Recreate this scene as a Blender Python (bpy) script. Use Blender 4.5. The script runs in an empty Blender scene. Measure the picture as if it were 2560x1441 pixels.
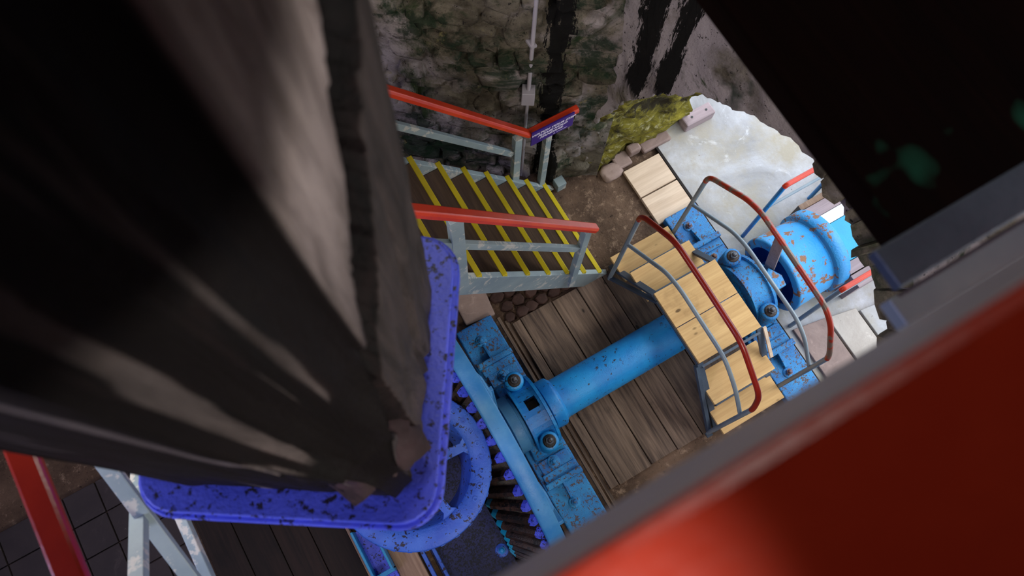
import bpy, math, random
from mathutils import Vector, Matrix
random.seed(7)
R = math.radians
C = bpy.context.scene.collection
scene = bpy.context.scene

# ------------------------------------------------------------------ camera
H = 7.5
RX = (0.865, -0.5011, 0.0263); RY = (-0.472, -0.8304, -0.296); RZ = (0.1702, 0.2436, -0.9548)
rx = Vector(RX).normalized(); fz = Vector(RZ); fz = (fz - rx * fz.dot(rx)).normalized(); up = fz.cross(rx).normalized() * -1
if up.dot(Vector(RY)) > 0: up = -up
cam_d = bpy.data.cameras.new('camera'); cam = bpy.data.objects.new('camera', cam_d); C.objects.link(cam)
m = Matrix((rx, up, -fz)).transposed().to_4x4(); m.translation = (0, 0, H)
cam.matrix_world = m
cam_d.sensor_width = 36; cam_d.lens = 2000 / 2560 * 36
cam_d.clip_start = 0.02; cam_d.clip_end = 200
cam_d.dof.use_dof = True; cam_d.dof.focus_distance = 6.2; cam_d.dof.aperture_fstop = 2.6
scene.camera = cam

# ------------------------------------------------------------------ light
w = bpy.data.worlds.new('world'); scene.world = w; w.use_nodes = True
bg = w.node_tree.nodes['Background']; bg.inputs[0].default_value = (0.78, 0.88, 1.0, 1); bg.inputs[1].default_value = 3.6
def area(name, loc, target, size, power, col, sy=None):
    l = bpy.data.lights.new(name, 'AREA'); l.energy = power; l.color = col; l.size = size
    if sy: l.shape = 'RECTANGLE'; l.size_y = sy
    o = bpy.data.objects.new(name, l); C.objects.link(o); o.location = loc
    o.rotation_euler = (Vector(target) - Vector(loc)).to_track_quat('-Z', 'Y').to_euler()
    return o
area('front_fill_light', (0.6, -3.8, 5.6), (1.4, 1.8, 0.3), 2.0, 175, (1.0, 0.92, 0.80), 1.6)  # added fill, set inside the unseen front window opening
area('left_fill_light', (-4.2, 0.2, 6.0), (0.6, 0.9, 1.5), 1.4, 170, (0.55, 0.58, 1.0), 1.4)  # added violet fill from the left; the left wall has no window
area('top_fill_light', (1.3, 2.3, 9.4), (1.2, 1.2, 0), 0.8, 62, (1.0, 0.95, 0.9))  # added soft fill from overhead, without a lamp fitting
area('arch_wall_fill_light', (-1.6, 2.0, 5.2), (2.6, 2.2, 2.6), 0.6, 60, (1.0, 0.94, 0.9))  # added fill to brighten the arch wall plaster, no lamp there
area('timber_fill_light', (2.45, -1.5, 6.6), (-0.1, 0.45, 6.9), 0.5, 24, (1.0, 0.93, 0.95))  # added fill for the right-hand face of the timber, no lamp there
def spot(name, loc, target, power, ang, blend, col, rad):
    l = bpy.data.lights.new(name, 'SPOT'); l.energy = power; l.color = col; l.spot_size = R(ang); l.spot_blend = blend; l.shadow_soft_size = rad
    o = bpy.data.objects.new(name, l); C.objects.link(o); o.location = loc
    o.rotation_euler = (Vector(target) - Vector(loc)).to_track_quat('-Z', 'Y').to_euler()
spot('handrail_fill_spot', (-0.1, -1.4, 9.5), (0.02, -0.10, 7.05), 330, 4.2, 0.5, (1, 0.9, 0.85), 0.04)  # added narrow spot that makes the bright patch on the near handrail
sun = bpy.data.lights.new('sun', 'SUN'); sun.energy = 1.6; sun.angle = R(25); sun.color = (1, 0.97, 0.92)
so = bpy.data.objects.new('sun', sun); C.objects.link(so)
so.rotation_euler = Vector((-0.75, 0.12, -0.72)).to_track_quat('-Z', 'Y').to_euler()
vs = scene.view_settings
vs.view_transform = 'Standard'; vs.look = 'None'; vs.gamma = 1; vs.use_curve_mapping = False
vs.exposure = -0.15

# ------------------------------------------------------------------ materials
def L(r, g, b):
    f = lambda c: (c / 255) / 12.92 if c <= 10.3 else (((c / 255) + 0.055) / 1.055) ** 2.4
    return (f(r), f(g), f(b), 1)
class NT:
    def __init__(s, name):
        s.m = bpy.data.materials.new(name); s.m.use_nodes = True; s.t = s.m.node_tree
        s.b = s.t.nodes['Principled BSDF']
    def n(s, typ, **kw):
        o = s.t.nodes.new(typ)
        for k, v in kw.items(): setattr(o, k, v)
        return o
    def l(s, a, b): s.t.links.new(a, b)
    def coord(s, scale=(1, 1, 1), world=False, rot=(0, 0, 0), rnd=True):
        mp = s.n('ShaderNodeMapping'); mp.inputs['Scale'].default_value = scale; mp.inputs['Rotation'].default_value = rot
        if world:
            g = s.n('ShaderNodeNewGeometry'); s.l(g.outputs['Position'], mp.inputs['Vector'])
        else:
            g = s.n('ShaderNodeTexCoord')
            if rnd:
                oi = s.n('ShaderNodeObjectInfo'); mu = s.n('ShaderNodeMath', operation='MULTIPLY'); mu.inputs[1].default_value = 37
                s.l(oi.outputs['Random'], mu.inputs[0]); ad = s.n('ShaderNodeVectorMath', operation='ADD')
                s.l(g.outputs['Object'], ad.inputs[0]); s.l(mu.outputs[0], ad.inputs[1]); s.l(ad.outputs[0], mp.inputs['Vector'])
            else: s.l(g.outputs['Object'], mp.inputs['Vector'])
        return mp.outputs[0]
    def noise(s, co, scale, detail=5, rough=0.6, dist=0.0):
        n = s.n('ShaderNodeTexNoise'); n.inputs['Scale'].default_value = scale; n.inputs['Detail'].default_value = detail
        n.inputs['Roughness'].default_value = rough; n.inputs['Distortion'].default_value = dist; s.l(co, n.inputs['Vector'])
        return n.outputs['Fac']
    def ramp(s, fac, lo, hi):
        r = s.n('ShaderNodeMapRange'); r.inputs['From Min'].default_value = lo; r.inputs['From Max'].default_value = hi
        r.clamp = True; s.l(fac, r.inputs['Value']); return r.outputs[0]
    def math(s, op, a, b=None):
        mnode = s.n('ShaderNodeMath', operation=op)
        for i, v in enumerate((a, b)):
            if v is None: continue
            if isinstance(v, (int, float)): mnode.inputs[i].default_value = v
            else: s.l(v, mnode.inputs[i])
        return mnode.outputs[0]
    def mix(s, fac, a, b):
        x = s.n('ShaderNodeMix', data_type='RGBA')
        for i, v in ((0, fac), (6, a), (7, b)):
            if isinstance(v, (int, float)): x.inputs[i].default_value = v
            elif isinstance(v, tuple): x.inputs[i].default_value = v
            else: s.l(v, x.inputs[i])
        return x.outputs[2]
    def bump(s, h, strength, dist=0.01):
        b = s.n('ShaderNodeBump'); b.inputs['Strength'].default_value = strength; b.inputs['Distance'].default_value = dist
        s.l(h, b.inputs['Height']); s.l(b.outputs[0], s.b.inputs['Normal'])
    def done(s, col, rough=0.6, metal=0.0, spec=0.5):
        if isinstance(col, tuple): s.b.inputs['Base Color'].default_value = col
        else: s.l(col, s.b.inputs['Base Color'])
        if isinstance(rough, float): s.b.inputs['Roughness'].default_value = rough
        else: s.l(rough, s.b.inputs['Roughness'])
        s.b.inputs['Metallic'].default_value = metal; s.b.inputs['Specular IOR Level'].default_value = spec
        return s.m
    def sep(s, co):
        x = s.n('ShaderNodeSeparateXYZ'); s.l(co, x.inputs[0]); return x.outputs

def paint(name, col, col2, chip=None, chip_scale=14, chip_lo=0.66, rough=0.4, bump=0.35, bscale=60, var=3.0):
    t = NT(name); co = t.coord()
    c = t.mix(t.ramp(t.noise(co, var, 4), 0.35, 0.65), col, col2)
    h = t.noise(co, bscale, 4)
    if chip:
        f = t.ramp(t.math('ADD', t.noise(co, chip_scale, 6, 0.7), t.math('MULTIPLY', t.noise(co, chip_scale * 0.2, 2), 0.25)), chip_lo + 0.12, chip_lo + 0.15)
        c = t.mix(f, c, chip)
    t.bump(h, bump, 0.006)
    return t.done(c, rough)

def wood(name, dark, light, axis=1, scale=1.0, rough=0.75, spec=0.3, bump=0.4, knots=True, tint=0.3, gr=(0.35, 0.7)):
    t = NT(name)
    sc = [14 * scale] * 3; sc[axis] = 1.1 * scale
    co = t.coord(tuple(sc)); base = t.coord()
    g1 = t.noise(co, 1.0, 6, 0.65, 0.6); 
    sc2 = [60 * scale] * 3; sc2[axis] = 2.0 * scale
    g2 = t.noise(t.coord(tuple(sc2)), 1.0, 3, 0.6)
    f = t.ramp(t.math('ADD', t.math('MULTIPLY', g1, 0.7), t.math('MULTIPLY', g2, 0.3)), *gr)
    c = t.mix(f, dark, light)
    oi = t.n('ShaderNodeObjectInfo')
    hs = t.n('ShaderNodeHueSaturation'); t.l(c, hs.inputs['Color'])
    t.l(t.math('ADD', t.math('MULTIPLY', oi.outputs['Random'], tint), 1 - tint / 2), hs.inputs['Value'])
    c = hs.outputs[0]
    if knots:
        k3 = [3.2] * 3; k3[axis] = 1.6
        v = t.n('ShaderNodeTexVoronoi'); v.inputs['Scale'].default_value = 1.4; t.l(t.coord(tuple(k3)), v.inputs['Vector'])
        c = t.mix(t.ramp(v.outputs['Distance'], 0.085, 0.05), c, tuple(x * 0.35 for x in dark[:3]) + (1,))
        c = t.mix(t.ramp(t.noise(base, 2.2, 5), 0.6, 0.8), c, tuple(x * 0.6 for x in dark[:3]) + (1,))
    if 'beam' in name: c = t.mix(t.ramp(t.noise(base, 3.0, 3, 0.5), 0.64, 0.70), c, L(24, 62, 48))
    t.bump(g2, bump, 0.004)
    return t.done(c, rough, spec=spec)

M = {}
M['blue'] = paint('bright_blue_paint', L(16, 108, 182), L(30, 140, 206), L(40, 45, 60), 26, 0.62, 0.38, 0.5, 90)
M['blue_rough'] = paint('pitted_blue_paint', L(16, 100, 172), L(40, 140, 200), L(80, 62, 56), 40, 0.56, 0.45, 1.0, 110)
M['violet'] = paint('violet_lit_blue_paint', L(62, 78, 205), L(86, 98, 228), L(24, 20, 36), 46, 0.57, 0.45, 0.5, 70)  # blue paint with the violet cast of the ambient light put into it
M['gear_blue'] = paint('violet_lit_gear_paint', L(42, 80, 178), L(64, 110, 204), L(30, 26, 46), 24, 0.58, 0.5, 0.6, 60)  # gear blue, its violet ambient light likewise put into the colour
M['rim_blue'] = paint('rim_blue_paint', L(40, 120, 185), L(84, 148, 196), L(22, 30, 60), 30, 0.68, 0.45, 0.4, 70)
M['drum'] = paint('drum_blue_paint', L(30, 130, 195), L(58, 150, 205), L(122, 78, 44), 8, 0.545, 0.45, 0.8, 50, 1.5)
M['cyan'] = paint('cyan_paint', L(0, 138, 172), L(4, 150, 184), None, rough=0.5, bump=0.2)
M['cyan_edge'] = paint('teal_edge_paint', L(14, 120, 180), L(30, 140, 190), None)
M['drum_in'] = paint('drum_inside_blue', L(4, 70, 160), L(8, 90, 185), None)
M['grey_blue'] = paint('pale_grey_blue_paint', L(122, 138, 144), L(142, 156, 158), L(182, 180, 172), 8, 0.56, 0.5, 0.15)
M['pipe'] = paint('grey_pipe_paint', L(108, 122, 134), L(130, 142, 148), None, rough=0.35, bump=0.1)
M['angle'] = paint('slate_steel_paint', L(52, 64, 80), L(70, 84, 100), None, rough=0.45)
M['rail_side'] = paint('pale_rail_side', L(176, 166, 172), L(160, 154, 162), None, rough=0.6, bump=0.1)
M['red'] = paint('red_paint', L(184, 46, 22), L(204, 60, 30), L(110, 50, 40), 20, 0.7, 0.32, 0.12)
M['pipe_red'] = paint('dark_red_pipe_paint', L(126, 26, 16), L(150, 36, 20), L(180, 120, 110), 30, 0.72, 0.3, 0.15)
M['pipe_red_worn'] = paint('worn_red_pipe_paint', L(150, 40, 24), L(166, 52, 30), L(112, 92, 80), 5, 0.5, 0.35, 0.15)
M['yellow'] = paint('yellow_paint', L(176, 158, 8), L(200, 180, 16), L(110, 100, 40), 26, 0.7, 0.5, 0.15)
M['tread'] = wood('dark_tread_wood', L(52, 40, 34), L(98, 78, 62), 1, gr=(0.3, 0.75), knots=False)
M['deck'] = wood('grey_brown_deck', L(50, 39, 34), L(124, 104, 88), 1, tint=0.6)
M['pine'] = wood('new_pine', L(168, 130, 82), L(206, 170, 116), 0, tint=0.08, bump=0.15, gr=(0.25, 0.65))
M['pale'] = wood('pale_board', L(190, 166, 142), L(222, 200, 176), 0, tint=0.08, bump=0.15, knots=False)
M['beige'] = wood('beige_baulk', L(118, 92, 76), L(168, 140, 118), 1, knots=False)
M['darkwood'] = wood('very_dark_wood', L(22, 15, 12), L(44, 30, 24), 1)
M['beam'] = wood('black_brown_beam', L(5, 2, 2), L(22, 7, 5), 1, spec=0.04, rough=0.95, gr=(0.3, 0.9), knots=False)
M['pink'] = wood('pale_pink_plank', L(134, 118, 120), L(168, 150, 152), 0, knots=False, tint=0.12)
M['white'] = paint('white_plank_paint', L(214, 216, 222), L(200, 204, 212), None)
M['iron'] = paint('bare_iron', L(60, 66, 78), L(90, 100, 112), L(40, 30, 24), 60, 0.5, 0.35, 0.3)
M['rustbolt'] = paint('rusty_bolt', L(40, 84, 140), L(60, 110, 165), L(110, 70, 44), 40, 0.42, 0.5, 0.6, 120)
M['grease'] = paint('greasy_brown_teeth', L(26, 15, 10), L(58, 38, 28), L(12, 8, 6), 20, 0.5, 0.5, 0.8, 80)
M['plastic'] = paint('grey_plastic', L(158, 152, 160), L(170, 164, 170), None, rough=0.4, bump=0.05)
M['sign'] = paint('purple_sign_face', L(52, 30, 118), L(54, 32, 122), None, rough=0.3, bump=0.02)
M['letters'] = paint('white_letters', L(214, 204, 226), L(214, 204, 226), None, bump=0.0)
M['black'] = paint('black_gap', L(8, 6, 6), L(10, 8, 8), None)
def m_earth():
    t = NT('brown_earth'); co = t.coord(world=True)
    c = t.mix(t.ramp(t.noise(co, 1.7, 8, 0.7), 0.3, 0.7), L(46, 34, 28), L(118, 95, 78))
    c = t.mix(t.ramp(t.noise(co, 9, 7, 0.8), 0.54, 0.66), c, L(150, 126, 106))
    c = t.mix(t.ramp(t.noise(co, 30, 4, 0.7), 0.62, 0.7), c, L(34, 26, 22))
    t.bump(t.noise(co, 11, 8, 0.7), 0.9, 0.03); return t.done(c, 0.9, spec=0.2)
M['earth'] = m_earth()
def m_concrete(name, a, b, s=1.0):
    t = NT(name); co = t.coord(world=True)
    c = t.mix(t.ramp(t.noise(co, 1.3 * s, 8, 0.65, 0.5), 0.3, 0.7), a, b)
    c = t.mix(t.ramp(t.noise(co, 14, 5, 0.75), 0.66, 0.72), c, L(100, 92, 84))
    c = t.mix(t.ramp(t.noise(co, 3, 6, 0.7, 1.5), 0.6, 0.75), c, tuple(min(1, q * 1.35) for q in b[:3]) + (1,))
    if name == 'pale_concrete': c = t.mix(t.ramp(t.noise(co, 0.9, 7, 0.7), 0.45, 0.62), c, L(156, 148, 132))
    t.bump(t.noise(co, 16, 8, 0.7), 0.4, 0.015); return t.done(c, 0.7, spec=0.3)
M['concrete'] = m_concrete('pale_concrete', L(128, 126, 124), L(186, 186, 190))
M['concrete_b'] = m_concrete('beige_concrete', L(150, 138, 128), L(190, 182, 172))
M['stone_block'] = m_concrete('pinkish_stone', L(122, 102, 96), L(160, 138, 128), 2)
def m_jamb():
    t = NT('yellow_green_moss_stone'); co = t.coord((1.2, 1.2, 3.4), world=True, rot=(0, R(28), 0))
    n1 = t.noise(co, 3.2, 9, 0.72, 1.2)
    c = t.mix(t.ramp(n1, 0.3, 0.62), L(50, 42, 18), L(170, 158, 60))
    c = t.mix(t.ramp(t.noise(co, 9, 6, 0.7), 0.55, 0.68), c, L(214, 206, 160))
    c = t.mix(t.ramp(t.noise(t.coord(world=True), 2.4, 6, 0.7), 0.50, 0.60), c, L(58, 50, 32))
    t.bump(t.noise(co, 8, 8, 0.75), 1.0, 0.05); return t.done(c, 0.9, spec=0.2)
M['jamb'] = m_jamb()
def m_wall(name, streaks, axis, moss_amt=0.5, pale=0.5):
    """whitewashed mossy stone with black tar streaks running down it"""
    t = NT(name); co = t.coord(world=True); x, y, z = t.sep(co)
    c = t.mix(t.ramp(t.noise(co, 3.5, 8, 0.7), 0.35, 0.65), L(58, 50, 40), L(140, 130, 112))
    c = t.mix(t.ramp(t.noise(co, 1.1, 6, 0.6, 1.0), 0.62 - pale * 0.2, 0.8 - pale * 0.25), c, L(178, 166, 164))
    c = t.mix(t.ramp(t.noise(co, 1.5, 7, 0.75, 0.8), 0.62 - moss_amt * 0.16, 0.70 - moss_amt * 0.1), c, L(52, 66, 36))
    c = t.mix(t.math('MULTIPLY', t.ramp(t.noise(co, 0.9, 7, 0.75, 0.3), 0.53, 0.60) if axis == 0 else t.ramp(t.noise(co, 0.8, 5, 0.65), 0.62, 0.68), 0.85), c, L(16, 46, 26))
    c = t.mix(t.ramp(t.noise(co, 5.0, 8, 0.8), 0.6, 0.68), c, L(148, 138, 92) if moss_amt > 0.4 else L(150, 140, 140))
    c = t.mix(t.ramp(t.noise(co, 22, 4, 0.8), 0.60, 0.66), c, L(34, 30, 26))
    st = t.coord((12, 12, 1.3), world=True); sn = t.math('ADD', t.math('MULTIPLY', t.noise(st, 1.0, 8, 0.8), 0.6), t.math('MULTIPLY', t.noise(t.coord((40, 40, 4), world=True), 1.0, 5, 0.8), 0.4))
    src = (x, y, z)[axis]
    for (c0, wd, z0, z1) in streaks:
        d = t.math('ABSOLUTE', t.math('SUBTRACT', src, c0))
        f = t.math('SUBTRACT', t.math('ADD', 1.0, t.math('MULTIPLY', t.math('SUBTRACT', sn, 0.5), 6.0)), t.math('DIVIDE', d, wd))
        f = t.ramp(f, 0.0, 0.06)
        zz = t.math('MULTIPLY', t.ramp(t.math('ADD', z, t.math('MULTIPLY', sn, 0.5)), z0, z0 + 0.08), t.ramp(z, z1, z1 - 0.3))
        c = t.mix(t.math('MULTIPLY', f, zz), c, L(10, 7, 5))
    t.bump(t.noise(co, 7, 9, 0.75), 1.0, 0.05); c = c
    return t.done(c, 0.88, spec=0.25)
M['wall_back'] = m_wall('mossy_whitewashed_rubble', [(2.2, 0.075, 0.2, 9)], 0, 0.7, 0.7)
M['wall_arch'] = m_wall('plastered_arch_wall', [(2.34, 0.13, 2.25, 9), (2.06, 0.07, 2.55, 9)], 1, 0.3, 1.3)
M['slab'] = m_wall('dark_voussoir_slate', [], 1, 0.5, 0.25)
M['cobble'] = m_concrete('red_brown_cobble', L(40, 25, 21), L(82, 58, 50), 3)
def m_timber():
    t = NT('weathered_lit_shaded_timber'); co = t.coord(rnd=False); x, y, z = t.sep(co)
    g = t.noise(t.coord((9, 9, 1.1), rnd=False), 1.0, 8, 0.7, 1.2)
    g2 = t.noise(t.coord((26, 26, 1.8), rnd=False), 1.0, 5, 0.7, 0.6)
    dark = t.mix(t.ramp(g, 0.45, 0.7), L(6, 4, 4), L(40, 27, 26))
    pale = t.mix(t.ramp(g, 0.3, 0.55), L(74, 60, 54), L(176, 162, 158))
    a = t.n('ShaderNodeAttribute'); a.attribute_name = 'pale'  # wear, plus painted light and shade of the timber faces
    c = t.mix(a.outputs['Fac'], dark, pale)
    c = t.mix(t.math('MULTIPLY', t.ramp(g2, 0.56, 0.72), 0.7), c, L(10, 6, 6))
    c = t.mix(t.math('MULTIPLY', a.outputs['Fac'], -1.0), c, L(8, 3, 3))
    t.bump(t.math('ADD', g, t.math('MULTIPLY', g2, 0.5)), 1.0, 0.02); return t.done(c, 0.62, spec=0.15)
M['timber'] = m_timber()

# ------------------------------------------------------------------ mesh builder
class MB:
    def __init__(s): s.v = []; s.f = []; s.mi = []; s.sm = []
    def add(s, vs_, fs, mi=0, smooth=False):
        o = len(s.v); s.v += [Vector(a) for a in vs_]
        for f in fs: s.f.append([o + i for i in f]); s.mi.append(mi); s.sm.append(smooth)
        return s
    def box(s, a, b, mi=0, mat=None, c=0.0):
        (x0, y0, z0), (x1, y1, z1) = a, b
        vs_ = [(x, y, z) for z in (z0, z1) for y in (y0, y1) for x in (x0, x1)]
        if mat: vs_ = [mat @ Vector(q) for q in vs_]
        return s.add(vs_, [(0, 2, 3, 1), (4, 5, 7, 6), (0, 1, 5, 4), (2, 6, 7, 3), (0, 4, 6, 2), (1, 3, 7, 5)], mi)
    def beam(s, p, q, wy, wz, mi=0, roll=Vector((0, 0, 1))):
        p = Vector(p); q = Vector(q); d = (q - p); ln = d.length; d.normalize()
        sd = roll.cross(d)
        if sd.length < 1e-4: sd = Vector((0, 1, 0)).cross(d)
        sd.normalize(); u = d.cross(sd)
        mt = Matrix((d, sd, u)).transposed().to_4x4(); mt.translation = p
        return s.box((0, -wy / 2, -wz / 2), (ln, wy / 2, wz / 2), mi, mt)
    def lathe(s, prof, org, axis, n=48, mi=0, smooth=True, closed=False, caps=False, a0=0, a1=2 * math.pi):
        """prof: (t along axis, r)"""
        org = Vector(org); ax = Vector(axis).normalized(); e = ax.orthogonal().normalized()
        if abs(ax.x) > 0.9: e = Vector((0, 1, 0))
        if abs(ax.z) > 0.9: e = Vector((1, 0, 0))
        g = ax.cross(e); vs_ = []; full = abs(a1 - a0 - 2 * math.pi) < 1e-6; nn = n if full else n + 1
        for t_, r in prof:
            for i in range(nn):
                a = a0 + (a1 - a0) * i / n; vs_.append(org + ax * t_ + (e * math.cos(a) + g * math.sin(a)) * r)
        fs = []; k = len(prof)
        for j in range(k if closed else k - 1):
            j2 = (j + 1) % k
            for i in range(n):
                i2 = (i + 1) % nn; fs.append((j * nn + i, j * nn + i2, j2 * nn + i2, j2 * nn + i))
        s.add(vs_, fs, mi, smooth)
        if caps:
            for j, rev in ((0, True), (k - 1, False)):
                ring = [j * nn + i for i in range(nn)]
                s.add([vs_[q] for q in ring], [list(range(nn))[::-1] if rev else list(range(nn))], mi, False)
        return s
    def cyl(s, p, q, r, n=16, mi=0):
        p = Vector(p); q = Vector(q); d = q - p
        return s.lathe([(0, r), (d.length, r)], p, d, n, mi, True, caps=True)
    def tube(s, pts, r, n=10, mi=0, caps=True):
        pts = [Vector(q) for q in pts]; rings = []; prev = None
        for i, q in enumerate(pts):
            d = (pts[min(i + 1, len(pts) - 1)] - pts[max(i - 1, 0)]).normalized()
            e = d.orthogonal().normalized() if prev is None else (prev - d * prev.dot(d)).normalized()
            prev = e; g = d.cross(e)
            rings.append([q + (e * math.cos(2 * math.pi * k / n) + g * math.sin(2 * math.pi * k / n)) * r for k in range(n)])
        vs_ = [v for rg in rings for v in rg]
        fs = [(i * n + k, i * n + (k + 1) % n, (i + 1) * n + (k + 1) % n, (i + 1) * n + k) for i in range(len(pts) - 1) for k in range(n)]
        s.add(vs_, fs, mi, True)
        if caps:
            s.add(rings[0], [list(range(n))[::-1]], mi); s.add(rings[-1], [list(range(n))], mi)
        return s
    def prism(s, poly, org, u, v, d, mi=0):
        """polygon (a,b) in the u,v plane at org, extruded along d"""
        org = Vector(org); u = Vector(u); v = Vector(v); d = Vector(d); n = len(poly)
        a = [org + u * x + v * y for x, y in poly]; b = [q + d for q in a]
        fs = [list(range(n))[::-1], [n + i for i in range(n)]] + [(i, (i + 1) % n, n + (i + 1) % n, n + i) for i in range(n)]
        return s.add(a + b, fs, mi)
def build(name, mb, mats, parent=None, bevel=0.0, kind=None):
    me = bpy.data.meshes.new(name)
    off = Vector((0, 0, 0)); p = parent
    while p: off += p.location; p = p.parent
    me.from_pydata([tuple(q - off) for q in mb.v], [], mb.f)
    mats = mats if isinstance(mats, (list, tuple)) else [mats]
    for mm in mats: me.materials.append(mm)
    me.polygons.foreach_set('material_index', mb.mi); me.polygons.foreach_set('use_smooth', mb.sm)
    me.update(); me.validate()
    o = bpy.data.objects.new(name, me); C.objects.link(o)
    if parent: o.parent = parent
    if bevel:
        b = o.modifiers.new('bevel', 'BEVEL'); b.width = bevel; b.segments = 2; b.limit_method = 'ANGLE'; b.angle_limit = R(50)
    if kind: o['kind'] = kind
    return o
def thing(name, label, cat, loc=(0, 0, 0), group=None):
    o = bpy.data.objects.new(name, None); C.objects.link(o); o.location = loc; o.empty_display_size = 0.1
    o['label'] = label; o['category'] = cat
    if group: o['group'] = group
    return o
def tag(o, label, cat, group=None):
    o['label'] = label; o['category'] = cat
    if group: o['group'] = group
    return o
def lerp(a, b, t): return a + (b - a) * t
def smooth_path(pts, rad=0.09, n=5):
    """round the corners of a polyline"""
    pts = [Vector(p) for p in pts]; out = [pts[0]]
    for i in range(1, len(pts) - 1):
        a, b, c = pts[i - 1], pts[i], pts[i + 1]
        r = min(rad, (a - b).length * 0.45, (c - b).length * 0.45)
        p = b + (a - b).normalized() * r; q = b + (c - b).normalized() * r
        for k in range(n + 1):
            t = k / n; out.append(p * (1 - t) ** 2 + b * 2 * t * (1 - t) + q * t * t)
    out.append(pts[-1]); return out
def hsh(*a):
    return random.Random(str(a)).random()
def vnoise(x, y, seed=0):
    xi, yi = math.floor(x), math.floor(y); fx, fy = x - xi, y - yi
    fx = fx * fx * (3 - 2 * fx); fy = fy * fy * (3 - 2 * fy)
    h = lambda i, j: _H(i, j, seed)
    return lerp(lerp(h(xi, yi), h(xi + 1, yi), fx), lerp(h(xi, yi + 1), h(xi + 1, yi + 1), fx), fy)
def _H(i, j, s):
    n = (i * 374761393 + j * 668265263 + s * 982451653) & 0xffffffff
    n = ((n ^ (n >> 13)) * 1274126177) & 0xffffffff
    return ((n ^ (n >> 16)) & 0xffff) / 65535
def fbm(x, y, seed=0, o=4):
    s = 0; a = 0.5
    for k in range(o): s += a * vnoise(x * 2 ** k, y * 2 ** k, seed + k); a *= 0.5
    return s / 0.9375

# ================================================================== THE SETTING
G = -0.03
# ground with the gear pit cut out of it
PX0, PX1, PY0, PY1 = 0.09, 0.60, -0.72, 2.16
def ground_mesh():
    mb = MB()
    def patch(x0, x1, y0, y1, st=0.12):
        nx = max(1, int((x1 - x0) / st)); ny = max(1, int((y1 - y0) / st)); vs_ = []
        for j in range(ny + 1):
            for i in range(nx + 1):
                x = lerp(x0, x1, i / nx); y = lerp(y0, y1, j / ny)
                vs_.append((x, y, G + (fbm(x * 3, y * 3, 5) - 0.75) * 0.035))
        mb.add(vs_, [(j * (nx + 1) + i, j * (nx + 1) + i + 1, (j + 1) * (nx + 1) + i + 1, (j + 1) * (nx + 1) + i) for j in range(ny) for i in range(nx)], 0, True)
    patch(-4.6, PX0, -4.1, 5.6, 0.3); patch(PX1, 3.43, -4.1, 5.6, 0.1)
    patch(PX0, PX1, -4.1, PY0); patch(PX0, PX1, PY1, 5.6)
    for a, b in (((PX0 - .05, PY0, -1.2), (PX0, PY1, -0.05)), ((PX1, PY0, -1.2), (PX1 + .05, PY1, -0.05)), ((PX0, PY0 - .05, -1.2), (PX1, PY0, -0.05)), ((PX0, PY1, -1.2), (PX1, PY1 + .05, -0.05)), ((PX0, PY0, -1.25), (PX1, PY1, -1.2))):
        mb.box(a, b)
    return mb
build('floor', ground_mesh(), M['earth'], kind='structure')
mb = MB(); nx, ny = 60, 60
vs_ = []
for j in range(ny + 1):
    for i in range(nx + 1):
        x = 3.43 + 5.5 * (i / nx); y = -4.1 + 10 * j / ny
        vs_.append((x, y, -0.01 + (fbm(x * 2.5, y * 2.5, 9) - 0.5) * 0.05 * min(1, (x - 3.43) * 2)))
mb.add(vs_, [(j * (nx + 1) + i, j * (nx + 1) + i + 1, (j + 1) * (nx + 1) + i + 1, (j + 1) * (nx + 1) + i) for j in range(ny) for i in range(nx)], 0, True)
mb.box((3.43, -4.1, -0.3), (9, 5.9, -0.06))
apron = build('floor_outside', mb, M['concrete'], kind='structure')
for i, (x0, x1, y0, y1, mm) in enumerate([(3.5, 3.84, -1.2, 0.19, 'stone_block'), (3.86, 4.16, -1.3, 0.12, 'concrete_b'), (4.18, 4.6, -1.4, 0.02, 'concrete'), (3.6, 4.16, -2.1, -1.42, 'concrete_b')]):
    s = MB(); s.prism([(x0, y0 + .3), (x1, y0), (x1, y1 - .06), (x0, y1)], (0, 0, -0.02), (1, 0, 0), (0, 1, 0), (0, 0, 0.045 + .01 * i))
    build('paving_slab', s, M[mm], apron, 0.006)
# arched wall, inner face x = 2.6, outer face x = 3.85
AX0, AX1 = 2.6, 3.85
ARCH = [(2.62, -0.05), (2.63, 0.3), (2.66, 0.7), (2.60, 1.16), (2.38, 1.78), (2.06, 2.37), (1.77, 2.77), (1.55, 2.95), (1.26, 3.21), (1.01, 3.37), (0.71, 3.40), (0.54, 3.37), (0.27, 3.24), (0.04, 3.10), (-0.17, 2.96), (-0.5, 2.6), (-0.85, 2.0), (-1.08, 1.3), (-1.15, 0.6), (-1.15, -0.05)]
def resample(pl, st):
    out = []
    for i in range(len(pl) - 1):
        a = Vector(pl[i]); b = Vector(pl[i + 1]); n = max(1, int((b - a).length / st))
        for k in range(n): out.append(a.lerp(b, k / n))
    out.append(Vector(pl[-1])); return out
AR = resample(ARCH, 0.035); TOP = 9.8; cen = Vector((0.75, 1.2))
def outer(p):
    d = (p - cen)
    if p.y < 0.3: d = Vector((d.x, 0.0)); o = Vector((p.x, max(p.y, -0.05)))
    else: o = p
    d = (p - Vector((0.75, 0.2))) if p.y >= 0.3 else d
    ts = []
    if d.x > 1e-6: ts.append((2.66 - o.x) / d.x if False else (2.95 - o.x) / d.x)
    if d.x < -1e-6: ts.append((-4.1 - o.x) / d.x)
    if d.y > 1e-6: ts.append((TOP - o.y) / d.y)
    return o + d * max(0, min(ts))
mb = MB(); NTt = 26; vs_ = []; n = len(AR)
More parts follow.
